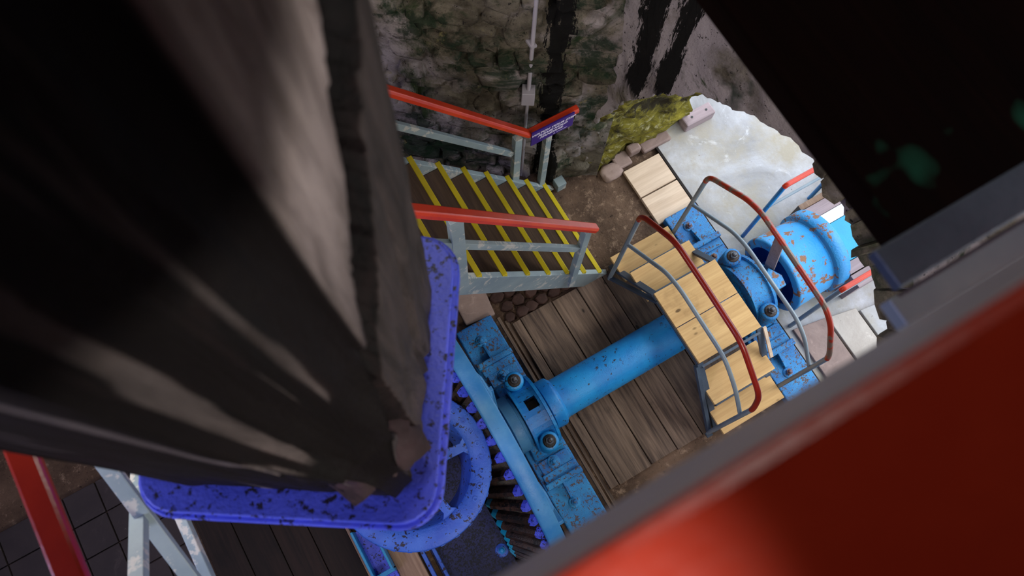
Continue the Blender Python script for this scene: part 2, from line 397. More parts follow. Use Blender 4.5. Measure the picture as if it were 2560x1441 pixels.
for i, p in enumerate(AR):
    q = outer(p)
    rag = (fbm(i * 0.45, 3.3, 2) - 0.5) * 0.07 + (hsh('rag', i) - 0.5) * 0.02
    nrm = (p - Vector((0.75, 1.0))).normalized()
    for k in range(NTt + 1):
        t = (k / NTt) ** 1.8
        r_ = p + nrm * rag * (1 - t) if k == 0 else p.lerp(q, t) + nrm * rag * max(0, 1 - t * 20)
        vs_.append((AX0 + (fbm(r_.x * 3.5, r_.y * 3.5, 20) - 0.5) * 0.14 + (0.03 if k == 0 else 0), r_.x, r_.y))
fs = [(i * (NTt + 1) + k, i * (NTt + 1) + k + 1, (i + 1) * (NTt + 1) + k + 1, (i + 1) * (NTt + 1) + k) for i in range(n - 1) for k in range(NTt)]
mb.add(vs_, fs, 0, True)
ND = 40; sv = []
for i, p in enumerate(AR):
    b0 = Vector(vs_[i * (NTt + 1)]); nrm = (p - Vector((0.75, 1.0))).normalized()
    for k in range(ND + 1):
        x = lerp(b0.x, AX1, k / ND); dd = (fbm(x * 7, i * 0.35, 31) - 0.5) * 0.20 * min(1, k)
        base = Vector((b0.y, b0.z)) if k == 0 else p + nrm * dd
        sv.append((x, base.x, base.y))
moss_i = next(i for i, p in enumerate(AR) if p.y > 2.9 )
fs = [(i * (ND + 1) + k, (i + 1) * (ND + 1) + k, (i + 1) * (ND + 1) + k + 1, i * (ND + 1) + k + 1) for i in range(n - 1) for k in range(ND)]
mb.add(sv, [f for f in fs if f[0] // (ND + 1) < moss_i], 1, True); mb.add(sv, [f for f in fs if f[0] // (ND + 1) >= moss_i], 0, True)
# outer face and top
ov = []
for i, p in enumerate(AR): q = outer(p); ov += [(AX1, sv[i * (ND + 1) + ND][1], sv[i * (ND + 1) + ND][2]), (AX1, q.x, q.y)]
mb.add(ov, [(2 * i, 2 * i + 2, 2 * i + 3, 2 * i + 1) for i in range(n - 1)], 0)
mb.box((AX0 + .1, 2.9, -0.05), (AX1, 5.7, TOP)); mb.box((AX0 + .02, -4.1, -0.05), (AX1, -4.0, TOP))
warch = build('wall_right', mb, [M['wall_arch'], M['jamb']], kind='structure')
# voussoir slabs, right part of the arch
acc = 0; i = 0
centre = Vector((0.75, 1.35))
path = [p + (p - centre).normalized() * 0.085 for p in AR if p.x < 0.86]
cum = [0]
for a, b in zip(path, path[1:]): cum.append(cum[-1] + (b - a).length)
def on_path(s):
    for k in range(len(cum) - 1):
        if cum[k + 1] >= s:
            return path[k].lerp(path[k + 1], (s - cum[k]) / (cum[k + 1] - cum[k]))
    return path[-1]
s = 0.0
while s < cum[-1] - 0.15 and s < 3.6:
    wd = random.choice((0.05, 0.07, 0.09, 0.13, 0.17)) * random.uniform(0.85, 1.2)
    a = on_path(s); b = on_path(s + wd); na = (a - centre).normalized(); nb = (b - centre).normalized()
    ln = random.uniform(0.26, 0.44); ins = random.uniform(0.0, 0.055); pr = random.uniform(0.02, 0.10)
    st = MB(); x0 = AX0 - pr; x1 = AX0 + 0.35
    p0 = a - na * ins; p1 = b - nb * (ins + random.uniform(-.02, .02)); p2 = b + nb * ln; p3 = a + na * (ln + random.uniform(-.04, .04)); pm = (p0 + p1) / 2 - na * 0.018; pn = (p2 + p3) / 2 + na * 0.02
    ring = [p0, pm, p1, p2, pn, p3]; cc = sum(ring, Vector((0, 0))) / 6
    fr = [(x0 + random.uniform(0, .03), lerp(q.x, cc.x, .03), lerp(q.y, cc.y, .03)) for q in ring]; mid = [(x0 + .03, q.x, q.y) for q in ring]; bk = [(x1, q.x, q.y) for q in ring]
    st.add(fr + mid + bk, [list(range(6))[::-1]] + [(r * 6 + k, r * 6 + (k + 1) % 6, (r + 1) * 6 + (k + 1) % 6, (r + 1) * 6 + k) for r in range(2) for k in range(6)], 0, False)
    build('stone', st, M['slab'], warch)
    s += wd + random.uniform(0.0, 0.010)

# back wall of rubble: three straight runs
BW = [(2.72, 2.55), (1.96, 3.0), (1.04, 3.7), (-1.2, 5.3), (-4.6, 5.5)]
mb = MB()
segs = []
for a, b in zip(BW, BW[1:]):
    a = Vector(a); b = Vector(b); d = (b - a).normalized(); nrm = Vector((-d.y, d.x));
    if nrm.dot(Vector((0, 0)) - a) < 0: nrm = -nrm      # towards the room
    segs.append((a, b, d, nrm)); N1 = max(2, int((b - a).length / 0.12)); N2 = 60; vs_ = []
    for j in range(N2 + 1):
        for i in range(N1 + 1):
            p = a.lerp(b, i / N1); z = lerp(-0.08, TOP, (j / N2) ** 1.2)
            edge = 0 if i in (0, N1) else 1
            q = p + nrm * ((fbm(p.x * 4 + p.y * 2, z * 4, 11) - 0.5) * 0.12 * edge)
            vs_.append((q.x, q.y, z))
    mb.add(vs_, [(j * (N1 + 1) + i, j * (N1 + 1) + i + 1, (j + 1) * (N1 + 1) + i + 1, (j + 1) * (N1 + 1) + i) for j in range(N2) for i in range(N1)], 0, True)
wback = build('wall_back', mb, M['wall_back'], kind='structure')
def rubble(a, d, nrm, ln, z0, z1, budget):
    z = z0; cnt = 0
    while z < z1:
        h = random.uniform(0.11, 0.28); u = -random.uniform(0, .2)
        while u < ln:
            wdt = random.uniform(0.16, 0.46)
            if cnt >= budget: return
            if u + wdt / 2 > 0.02 and u + wdt < ln + 0.12:
                st = MB(); K = 9; pts = []
                hh = h * random.uniform(0.8, 1.08); tilt = random.uniform(-.12, .12)
                for k in range(K):
                    an = 2 * math.pi * (k + random.uniform(-.25, .25)) / K
                    ex = 0.5; cx = math.copysign(abs(math.cos(an)) ** ex, math.cos(an)) * wdt * 0.5; cz = math.copysign(abs(math.sin(an)) ** ex, math.sin(an)) * hh * 0.5
                    pts.append((cx * random.uniform(.72, 1.05), (cz + cx * tilt) * random.uniform(.78, 1.08)))
                pj = random.uniform(0.015, 0.075); rr = []
                for sc, dp in ((1.0, -0.04), (0.95, pj * 0.8), (0.74, pj)):
                    for (cx, cz) in pts:
                        p = a + d * (u + wdt / 2 + cx * sc) + nrm * (dp + (random.uniform(-.022, .022) if sc < 1 else 0))
                        rr.append((p.x, p.y, z + h / 2 + cz * sc))
                pc = a + d * (u + wdt / 2) + nrm * (pj + random.uniform(-.01, .015)); rr.append((pc.x, pc.y, z + h / 2))
                fs = [(r * K + k, r * K + (k + 1) % K, (r + 1) * K + (k + 1) % K, (r + 1) * K + k) for r in range(2) for k in range(K)]
                fs += [(2 * K + k, 2 * K + (k + 1) % K, 3 * K) for k in range(K)]
                st.add(rr, fs, 0, True); build('stone', st, M['wall_back'], wback); cnt += 1
            u += wdt + random.uniform(0.0, 0.03)
        z += h + random.uniform(-.01, .02)
rubble(Vector((2.62, 2.61)), segs[0][2], segs[0][3], 0.82, 0.0, 4.8, 62)
rubble(segs[1][0], segs[1][2], segs[1][3], 1.2, 0.0, 5.2, 112)
rubble(segs[2][0], segs[2][2], segs[2][3], 1.3, 0.6, 5.4, 110)
build('added_shade_slab', MB().box((.16, -2.2, 8.6), (2.58, 1.5, 8.7)), M['darkwood'], kind='structure')  # unseen slab, added to keep the overhead fill off the near handrail
# unseen sides that close the room
for nm, a, b in (('wall_left', (-4.7, -4.2, -0.1), (-4.5, 5.7, TOP)), ('ceiling', (-4.7, -4.2, TOP), (3.9, 5.8, TOP + .15))):
    build(nm, MB().box(a, b), M['stone_block'] if nm == 'wall_left' else M['darkwood'], kind='structure')
mb = MB()
for a, b in (((-4.7, -4.2, -0.1), (-0.5, -4.0, TOP)), ((1.7, -4.2, -0.1), (3.85, -4.0, TOP)), ((-0.5, -4.2, -0.1), (1.7, -4.0, 4.9)), ((-0.5, -4.2, 6.7), (1.7, -4.0, TOP))): mb.box(a, b)
build('wall_front', mb, M['stone_block'], kind='structure')
wf = MB()
for a, b in (((-0.5, -4.15, 4.9), (-0.44, -4.05, 6.7)), ((1.64, -4.15, 4.9), (1.7, -4.05, 6.7)), ((-0.5, -4.15, 4.9), (1.7, -4.05, 4.96)), ((-0.5, -4.15, 6.64), (1.7, -4.05, 6.7)), ((0.57, -4.14, 4.9), (0.63, -4.06, 6.7)), ((-0.5, -4.14, 5.77), (1.7, -4.06, 5.83))): wf.box(a, b)
build('added_window_1', wf, M['grey_blue'], kind='structure')  # unseen window, added to go with the front fill

# ================================================================== TIMBER DECK
deck = thing('plank_deck', 'worn grey-brown plank deck under the blue shaft', 'decking', (2.0, 0.7, G))
xs = [1.15, 1.245, 1.60, 1.885, 2.165, 2.47, 2.76, 2.97]
for i, (x0, x1) in enumerate(zip(xs, xs[1:])):
    ye = -0.20 + random.uniform(-.012, .012) if x0 > 1.2 else -0.2; yt = 1.60 + random.uniform(-.008, .008)
    zt = 0.018 + random.uniform(-.006, .004)
    build('plank', MB().box((x0 + .005, ye, G - .01), (x1 - .005, yt, zt)), M['deck'], deck, 0.004)
edge = thing('edge_boards', 'two narrow dark boards between the deck and the left bearing bed', 'board', (1.08, 0.7, G))
build('board', MB().box((1.055, -0.45, G - .01), (1.085, 1.72, 0.005)), M['deck'], edge, 0.003)
build('board', MB().box((1.105, -0.40, G - .02), (1.14, 1.66, -0.012)), M['deck'], edge, 0.003)
fb = thing('floor_boards', 'two pale clean boards set in the arch floor beside the concrete', 'board', (3.18, 2.1, G))
for y0, y1 in ((1.76, 2.085), (2.10, 2.43)):
    build('board', MB().box((2.965, y0, G - .01), (3.40, y1, 0.006)), M['pale'], fb, 0.004)
kerb = build('edging_strip', MB().box((3.405, -0.45, G), (3.43, 2.62, 0.01)), M['darkwood']); tag(kerb, 'thin dark wooden strip edging the pale concrete', 'edging')

# ================================================================== STAIR
SLX = -0.218; SLZ = 0.31   # per step
XN, ZN = 2.13, 0.20
stair = thing('timber_stair', 'steep timber stair with dark treads, yellow nosings and pale blue-grey strings', 'stairs', (2.1, 2.1, 0))
NS = 13
YF, YB = 1.605, 2.635
for k in range(NS):
    x = XN + SLX * k; z = ZN + SLZ * k
    tr = build('tread', MB().box((x - 0.24, YF + .025, z - .04), (x - 0.012, YB - .025, z)), M['tread'], stair, 0.004)
    build('nosing', MB().box((x - 0.03, YF - .025, z - .06), (x + 0.012, YB + .025, z + 0.006)), M['yellow'], tr, 0.004)
d = Vector((SLX, 0, SLZ)).normalized(); perp = Vector((SLZ, 0, -SLX)).normalized()
def string(y0, y1):
    a = Vector((2.20, 0, 0.05)); ln = 4.9; off = perp * 0.045
    p = [(2.335, 0.0), (2.06, 0.0)]
    top = Vector((2.335, 0, 0.0)); b = MB()
    # top edge line passes just under the nosing tips
    q0 = Vector((XN + 0.01, 0, ZN - .055)); t0 = (0 - q0.z) / d.z
    A = q0 + d * t0 + Vector((0.0, 0, 0)); B = q0 + d * ln
    nrm = -perp * 0.23
    poly = [(A.x, A.z), (B.x, B.z), (B.x + nrm.x, B.z + nrm.z), (A.x - 0.23 / d.z * 1.0, 0.0)]
    b.prism([(x_, z_) for x_, z_ in poly], (0, y0, 0), (1, 0, 0), (0, 0, 1), (0, y1 - y0, 0)); return b
build('string', string(YF - .03, YF + .02), M['grey_blue'], stair, 0.004)
build('string', string(YB - .02, YB + .03), M['grey_blue'], stair, 0.004)
build('foot_block', MB().box((2.26, 2.58, -0.03), (2.36, 2.68, 0.10)), M['grey_blue'], stair, 0.004)
def line_z(x, x0, z0, s=1.425): return z0 + s * (x0 - x)
def stair_rail(label, y, posts, rail, mid, cap_w=0.075, cap_h=0.05, y_post=None):
    t = thing('stair_handrail', label, 'handrail', (1.8, y, 0))
    (xa, za), (xb, zb) = rail
    rd = (Vector((xb, 0, zb)) - Vector((xa, 0, za))).normalized(); rn = Vector((-rd.z, 0, rd.x)); rn = rn if rn.z > 0 else -rn
    b = MB(); w2 = cap_w / 2; prof = [(-w2, -cap_h / 2), (w2, -cap_h / 2), (w2, cap_h * .1), (w2 * .72, cap_h / 2), (-w2 * .72, cap_h / 2), (-w2, cap_h * .1)]
    b.prism(prof, (xa, y, za), (0, 1, 0), rn, Vector((xb - xa, 0, zb - za)))
    build('rail_cap', b, M['red'], t, 0.006)
    for (px_, z0, z1, s) in posts:
        build('post', MB().box((px_ - s / 2, y - .03, z0), (px_ + s / 2, y + .03, z1)), M['grey_blue'], t, 0.003)
    (xa, za), (xb, zb) = mid
    build('mid_rail', MB().beam((xa, y, za), (xb, y, zb), 0.035, 0.06, roll=Vector((0, 1, 0)).cross(Vector((1, 0, 0)))), M['grey_blue'], t, 0.003)
    return t
stair_rail('red-capped handrail on the near side of the stair', 1.57, [(1.745, 0.45, 1.82, 0.062), (0.665, 2.1, 3.36, 0.085), (-0.3, 3.5, 4.7, 0.085)], ((1.83, 1.75), (-0.35, 4.86)), ((1.70, 1.46), (-0.3, 4.30)))
t = stair_rail('red-capped handrail on the wall side of the stair', 2.665, [(1.78, 0.45, 1.46, 0.07), (0.4, 2.4, 3.4, 0.07)], ((1.89, 1.43), (0.0, 4.12)), ((1.74, 1.20), (0.0, 3.66)))
build('post', MB().box((2.07, 2.64, 0.0), (2.13, 2.70, 1.42)), M['grey_blue'], t, 0.003)
ret = MB(); ret.prism([(-.035, -.03), (.035, -.03), (.035, .005), (.022, .025), (-.022, .025), (-.035, .005)], (1.88, 2.67, 1.43), (0, 1, 0), (0, 0, 1), (0.50, 0, 0))
build('rail_return', ret, M['red'], t, 0.005)
# sign
sg = thing('warning_sign', 'small purple warning sign with white lettering on the red handrail', 'sign', (2.12, 2.60, 1.4))
SX0, SX1, SZ0, SZ1, SY = 1.895, 2.315, 1.27, 1.49, 2.618
build('panel', MB().box((SX0, SY, SZ0), (SX1, SY + .012, SZ1)), M['sign'], sg, 0.001)
def text_part(txt, x, z, size, parent, shear=0.35, y=SY - .002, offset=0.0022, sx=1.25):
    cu = bpy.data.curves.new('t', 'FONT'); cu.body = txt; cu.size = size; cu.align_x = 'CENTER'; cu.shear = shear; cu.offset = offset * size / 0.05; cu.extrude = 0.0008
    o = bpy.data.objects.new('t', cu); C.objects.link(o); dg = bpy.context.evaluated_depsgraph_get()
    me = bpy.data.meshes.new_from_object(o.evaluated_get(dg)); bpy.data.objects.remove(o); bpy.data.curves.remove(cu)
    off = parent.location
    for v in me.vertices: v.co = Vector((x + v.co.x * sx, y, z + v.co.y)) + Vector((0, -v.co.z, 0)) - off
    me.materials.clear(); me.materials.append(M['letters'])
    ob = bpy.data.objects.new('lettering', me); C.objects.link(ob); ob.parent = parent
cx = (SX0 + SX1) / 2
text_part('WATCH YOUR STEP', cx, 1.425, 0.038, sg); text_part('PLEASE HOLD', cx - .005, 1.380, 0.038, sg); text_part('HANDRAIL', cx - .012, 1.335, 0.038, sg)
b = MB(); b.box((cx + .04, SY - .003, 1.300), (cx + .15, SY - .001, 1.303)); b.prism([(0, 0), (.018, 0), (.009, .016)], (cx + .012, SY - .003, 1.296), (1, 0, 0), (0, 0, 1), (0, .002, 0))
build('underline_mark', b, M['letters'], sg)
# conduit
cd = thing('cable_conduit', 'thin grey conduit running down the mossy wall into a junction box', 'conduit', (2.03, 2.93, 0.2))
build('pipe', MB().cyl((2.015, 2.90, 1.68), (2.015, 2.90, 6.5), 0.017, 12), M['plastic'], cd)
build('pipe', MB().cyl((2.015, 2.90, 0.05), (2.015, 2.90, 1.52), 0.014, 12), M['plastic'], cd)
jb = build('junction_box', MB().box((-.055, -.05, 0), (.055, .05, 0.18), mat=Matrix.Translation((2.015, 2.90, 1.51)) @ Matrix.Rotation(R(-32), 4, 'Z')), M['plastic'], cd, 0.006)
for z in (2.3, 3.2, 4.1): build('clip', MB().box((1.99, 2.875, z), (2.04, 2.96, z + .025)), M['plastic'], cd)

# boulder / stub at the foot of the arch jamb and rock ledge
def rock(name, c, s, mat, label, cat, seed=0, kind=None):
    b = MB(); nu, nv = 16, 9; vs_ = []
    for j in range(nv + 1):
        ph = math.pi * j / nv
        for i in range(nu):
            th = 2 * math.pi * i / nu; q = Vector((math.sin(ph) * math.cos(th), math.sin(ph) * math.sin(th), math.cos(ph)))
            q = Vector([math.copysign(abs(a) ** 0.7, a) for a in q])
            r = 1 + (fbm(q.x * 2 + 5, q.y * 2 + q.z * 2 + seed, seed) - .5) * 0.5
            vs_.append((c[0] + q.x * s[0] * r, c[1] + q.y * s[1] * r, c[2] + q.z * s[2] * r))
    b.add(vs_, [(j * nu + i, (j + 1) * nu + i, (j + 1) * nu + (i + 1) % nu, j * nu + (i + 1) % nu) for j in range(nv) for i in range(nu)], 0, True)
    o = build(name, b, mat)
    if label: tag(o, label, cat)
    return o
rock('boulder', (2.36, 2.80, 0.25), (0.17, 0.13, 0.34), M['wall_back'], 'upright mossy green boulder between the stair foot and the arch', 'boulder', 3)
rock('foot_stone', (2.86, 2.50, -0.02), (0.12, 0.09, 0.05), M['stone_block'], 'rounded brown stone at the foot of the mossy jamb', 'stone', 5)
b = MB(); b.box((3.78, 2.50, -0.02), (4.14, 2.64, 0.12)); stp = thing('jamb_plate', 'pale pink capping block with two dark holes at the outer end of the jamb', 'block', (3.95, 2.6, 0))
build('block', b, M['pink'], stp, 0.015)
for x in (3.88, 4.06): build('hole', MB().cyl((x, 2.57, 0.118), (x, 2.57, 0.124), 0.013, 10), M['black'], stp)
ls = thing('stone_ledge', 'low pinkish-brown stone ledge along the foot of the mossy jamb', 'ledge', (3.2, 2.5, 0))
for x0, x1, y0, h in ((2.93, 3.12, 2.47, .02), (3.11, 3.26, 2.54, .09), (3.26, 3.62, 2.50, .03)):
    build('stone', MB().box((x0, y0, G), (x1 - .01, 2.64, h)), M['stone_block'], ls, 0.02)
sl = build('stone_slab', MB().prism([(.76, 1.80), (1.06, 1.76), (1.10, 2.10), (.78, 2.22)], (0, 0, G), (1, 0, 0), (0, 1, 0), (0, 0, .05)), M['stone_block'], bevel=0.012)
tag(sl, 'pinkish flat stone slab beyond the left bearing bed', 'slab')
cb = thing('cobble_patch', 'patch of red-brown cobbles between the stair foot and the deck', 'cobbles', (1.5, 1.75, G))
for j in range(3):
    for i in range(8):
        x = 1.16 + i * 0.13 + (j % 2) * .06 + random.uniform(-.02, .02); y = 1.67 + j * 0.115 + random.uniform(-.01, .01)
        K = 6; st = MB(); rr = []; a = random.uniform(.06, .088); c_ = random.uniform(.052, .07); hh = random.uniform(.0, .028)
        an0 = random.random()
        pt = [(math.cos(2 * math.pi * k / K + an0) * a * random.uniform(.75, 1.15), math.sin(2 * math.pi * k / K + an0) * c_ * random.uniform(.85, 1.1)) for k in range(K)]
        for sc, z in ((1.0, G - .02), (.92, hh * .8), (.7, hh)):
            rr += [(x + p[0] * sc, y + p[1] * sc, z) for p in pt]
        st.add(rr, [(r * K + k, r * K + (k + 1) % K, (r + 1) * K + (k + 1) % K, (r + 1) * K + k) for r in range(2) for k in range(K)] + [[2 * K + k for k in range(K)]], 0, True)
        build('cobble', st, M['cobble'], cb)

# ================================================================== SHAFT, BEARINGS, DRUM, CROWN GEAR
CY, CZ = 0.725, 0.25
shaft = thing('drive_shaft', 'long blue iron shaft lying between the two bearings', 'shaft', (1.9, CY, CZ))
build('barrel', MB().lathe([(1.10, 0.20), (1.14, 0.192), (1.20, 0.190), (3.45, 0.188)], (0, CY, CZ), (1, 0, 0), 64, caps=True), M['blue'], shaft)
build('collar', MB().lathe([(0.99, 0.19), (0.99, 0.235), (1.085, 0.235), (1.10, 0.228), (1.115, 0.205), (1.13, .19)], (0, CY, CZ), (1, 0, 0), 64), M['blue'], shaft, 0.003)
build('journal', MB().lathe([(0.2, 0.10), (0.2, 0.14), (0.99, 0.14)], (0, CY, CZ), (1, 0, 0), 32), M['rim_blue'], shaft)

build('thrust_collar', MB().lathe([(.60, .14), (.60, .27), (.70, .27), (.70, .235), (.73, .235), (.73, .14)], (0, CY, CZ), (1, 0, 0), 48), M['rim_blue'], shaft, 0.004)
def hexbolt(x, y, z0, r, h, parent, mat, washer=None, wm=None):
    b = MB(); b.lathe([(0, r), (h, r)], (x, y, z0), (0, 0, 1), 6, smooth=False, caps=True)
    o = build('bolt', b, mat, parent, 0.003)
    s_ = MB(); s_.lathe([(h, r * .62), (h + r * .7, r * .58), (h + r * .8, r * .3), (h + r * .8, 0.0)], (x, y, z0), (0, 0, 1), 16)
    build('bolt_end', s_, mat, o)
    if washer:
        wb = MB(); wb.lathe([(-.012, washer), (0, washer), (0.004, washer * .8), (.004, 0)], (x, y, z0), (0, 0, 1), 24); build('washer', wb, wm or mat, o)
def bearing(x0, x1, label, flip, mat, y0, y1, cap_mat):
    """x0..x1 bed width; cap sits over the shaft; flip: +1 thrust face towards +x"""
    t = thing('shaft_bearing', label, 'bearing', ((x0 + x1) / 2, CY, 0)); xm = (x0 + x1) / 2; wx = x1 - x0
    b = MB(); b.box((x0, y0, G - .01), (x1, y1, 0.07)); build('bed_plate', b, mat, t, 0.012)
    for s_ in (1, -1):
        yb = CY + s_ * 0.63
        # raised crossbar with a web and anchor bolt beyond it
        rb = MB(); rb.box((x0 + .01, yb - .03, .07), (x1 - .004, yb + .03, .15)); build('crossbar', rb, mat, t, 0.01)
        rb = MB(); rb.box((x0 + .03, min(yb, yb - s_ * .11), .07), (x1 - .02, max(yb, yb - s_ * .11), .11)); build('step', rb, mat, t, 0.008)
        wb = MB(); wb.prism([(0, 0), (s_ * .17, 0), (s_ * .15, .035), (0, .08)], (xm - .02 - .012, yb + s_ * .02, .07), (0, 1, 0), (0, 0, 1), (.024, 0, 0)); build('web', wb, mat, t, 0.004)
        hexbolt(xm - .02, yb + s_ * .225, .075, .030, .035, t, M['rustbolt'] if flip < 0 else mat, .055, mat)
        hexbolt(xm, CY + s_ * 0.455, .10, .034, .03, t, M['rustbolt'] if flip < 0 else mat, .062, mat)
        pd = MB(); pd.box((x0 + .05, min(CY + s_ * .40, CY + s_ * .56), .07), (x1 - .03, max(CY + s_ * .40, CY + s_ * .56), .098)); build('pad', pd, mat, t, 0.006)
    # pedestal
    pb = MB(); pb.prism([(-.40, 0), (.40, 0), (.37, .10), (.30, .20), (-.30, .20), (-.37, .10)], (x0 + .04, CY, .06), (0, 1, 0), (0, 0, 1), (wx - .08, 0, 0)); build('pedestal', pb, mat, t, 0.012)
    # cap: half cylinder with lugs
    cx0, cx1 = (x0 + .11, x1 - .07) if flip > 0 else (x0 + .07, x1 - .10)
    K = 18; r = 0.30; prof = [(math.cos(math.pi * k / K) * r, math.sin(math.pi * k / K) * r) for k in range(K + 1)]
    cbm = MB(); hx0, hx1 = lerp(cx0, cx1, .32), lerp(cx0, cx1, .86)
    # curved cap skinned with a square oil hole left open at its crown
    kk = [k for k in range(K + 1)]; cells = [cx0, hx0, hx1, cx1]
    vs_ = []
    for xx in cells:
        for (a_, c_) in prof: vs_.append((xx, CY + a_, CZ + .03 + c_))
    n_ = K + 1; fs = []
    for ci in range(3):
        for k in range(K):
            if ci == 1 and flip > 0 and k in (7, 8): continue
            fs.append((ci * n_ + k, ci * n_ + k + 1, (ci + 1) * n_ + k + 1, (ci + 1) * n_ + k))
    fs.append([k for k in range(n_)][::-1]); fs.append([3 * n_ + k for k in range(n_)])
    cbm.add(vs_, fs, 0, False)
    cap = build('bearing_cap', cbm, cap_mat, t, 0.006)
    if flip > 0:
        hb = MB(); zt = CZ + .03 + r - .01; yh0 = CY + prof[9][0]; yh1 = CY + prof[7][0]
        hb.box((hx0, yh0 - .002, CZ + .10), (hx1, yh1 + .002, zt - .12)); build('oil_hole', hb, M['grease'], cap)
    rr_ = r + 0.028
    for xx, wdt in ((cx0 - .012, .024), (cx1 - .006, .028)):
        fb_ = MB(); P2 = [(math.cos(math.pi * k / K) * rr_, math.sin(math.pi * k / K) * rr_) for k in range(K + 1)]
        P3 = [(math.cos(math.pi * k / K) * (r - .02), math.sin(math.pi * k / K) * (r - .02)) for k in range(K, -1, -1)]
        vs2 = [(xx, CY + a_, CZ + .03 + c_) for a_, c_ in P2 + P3]; vs3 = [(xx + wdt, y_, z_) for _, y_, z_ in vs2]; N_ = K + 1
        f2 = []
        for k in range(K):
            k2 = 2 * N_ - 1 - k
            f2 += [(k, k2, k2 - 1, k + 1), (k + 2 * N_, k + 1 + 2 * N_, k2 - 1 + 2 * N_, k2 + 2 * N_), (k, k + 1, k + 1 + 2 * N_, k + 2 * N_)]
        fb_.add(vs2 + vs3, f2, 0, False); build('cap_rib', fb_, cap_mat, cap)
    for s_ in (1, -1):
        yb = CY + s_ * 0.303; xb = lerp(cx0, cx1, .45)
        lg = MB(); lg.lathe([(0, .085), (.22, .085), (.235, .07), (.235, 0)], (xb, yb, .30), (0, 0, 1), 24); build('lug', lg, cap_mat, t)
        hexbolt(xb, yb, .545, .036, .035, t, M['iron'], .058, M['grease'])
    return t
bearing(0.63, 1.01, 'bright blue plummer-block bearing left of the plank deck with a square oil hole', 1, M['blue_rough'], -0.95, 1.77, M['blue'])
bearing(3.02, 3.395, 'pitted blue bearing behind the pine step bridge', -1, M['blue_rough'], -0.95, 1.77, M['blue_rough'])

drum = thing('brake_drum', 'rust-flecked light blue drum on the shaft under the arch', 'drum', (3.8, CY, CZ))
build('shell', MB().lathe([(3.52, .31), (3.52, .385), (3.535, .395), (3.56, .395), (3.57, .385), (3.93, .380), (3.935, .370), (3.955, .370), (3.96, .415), (4.10, .415), (4.115, .40), (4.115, .17)], (0, CY, CZ), (1, 0, 0), 72), M['drum'], drum)
build('inner_face', MB().lathe([(3.52, .31), (3.66, .30), (3.66, .15)], (0, CY, CZ), (1, 0, 0), 64), M['drum_in'], drum)
build('shaft_stub', MB().lathe([(3.42, .15), (3.66, .15)], (0, CY, CZ), (1, 0, 0), 32), M['drum_in'], drum)
b = MB(); b.beam((3.425, .72, .30), (3.455, .90, .98), .11, .014, roll=Vector((-1, 0, 0.2)))
bp = build('marker_board', b, M['pink'], bevel=0.002); tag(bp, 'thin pale pink board standing between the bearing and the drum', 'board')
b = MB(); b.prism([(0, 0), (.16, -.02), (.22, .05), (.10, .12), (0, .10)], (3.34, .55, .50), (0, 1, 0), (1, 0, 0), (0, 0, .07)); sc_ = build('keeper_plate', b, M['drum'], bevel=0.008); tag(sc_, 'light blue angular keeper plate on the far bearing cap', 'plate')
# painted timbers beyond the drum
pt = thing('painted_planking', 'pastel planks with a wide turquoise one beyond the drum', 'planking', (4.8, .7, 0))
for y0, y1, z, mm, lb in ((.46, .855, .42, 'cyan', 'wide turquoise plank'), (.86, .97, .41, 'white', 'white plank'), (.975, 1.10, .40, 'pink', 'pale pink plank'), (.345, .455, .40, 'pink', None), (.20, .335, .38, 'pink', None), (1.11, 1.17, .36, 'beige', 'split weathered plank')):
    o = build('plank', MB().box((4.12, y0, z - .5), (6.6, y1, z)), M[mm], pt, 0.004)
    if lb: o['label'] = lb
# outdoor rails
def outrail(label, y, xs_, xend, low):
    t = thing('guard_rail', label, 'railing', (xs_[0], y, 0))
    build('top_rail', MB().tube(smooth_path([(xs_[0] + .0, y, 1.17), (xs_[0] + .02, y, 1.2), (xend, y, 1.2)], .02), .024), M['red'], t)
    for x in xs_: build('post', MB().cyl((x, y, -0.02), (x, y, 1.18), .021, 12), M['blue'] if low else M['pipe'], t)
    build('mid_rail', MB().cyl((xs_[0], y, .72), (xend, y, .72), .014, 10), M['pipe'], t)
outrail('red-topped guard rail on blue posts past the far side of the drum', 1.24, (3.65, 4.48, 5.3), 6.4, True)
outrail('red-topped guard rail on grey posts past the near side of the drum', 0.235, (3.51, 4.9), 6.4, False)

# crown gear on the shaft
crown = thing('crown_gear', 'large blue gear ring upright in the pit, its teeth brown with grease', 'gear', (0.45, CY, CZ))
build('rim', MB().lathe([(.365, 1.10), (.365, 1.285), (.38, 1.30), (.49, 1.30), (.50, 1.29), (.50, 1.10)], (0, CY, CZ), (1, 0, 0), 120, closed=True), M['rim_blue'], crown, 0.0)
build('tooth_cone', MB().lathe([(.37, 1.20), (.37, 1.235), (.12, .905), (.12, .85), (.28, .85)], (0, CY, CZ), (1, 0, 0), 120), M['grease'], crown)
for k in range(6):
    a = math.pi / 3 * k + .35; u = Vector((0, math.cos(a), math.sin(a))); v = Vector((0, -math.sin(a), math.cos(a)))
    s_ = MB(); o_ = Vector((.40, CY, CZ))
    s_.prism([(.13, -.085), (1.12, -.055), (1.12, .055), (.13, .085)], o_, u, v, (.05, 0, 0)); s_.prism([(.13, -.02), (1.2, -.02), (1.2, .02), (.13, .02)], o_ + Vector((.05, 0, 0)), u, v, (.10, 0, 0))
    build('spoke', s_, M['rim_blue'], crown, 0.006)
build('hub', MB().lathe([(.22, .13), (.22, .23), (.56, .23), (.56, .13)], (0, CY, CZ), (1, 0, 0), 40), M['rim_blue'], crown)
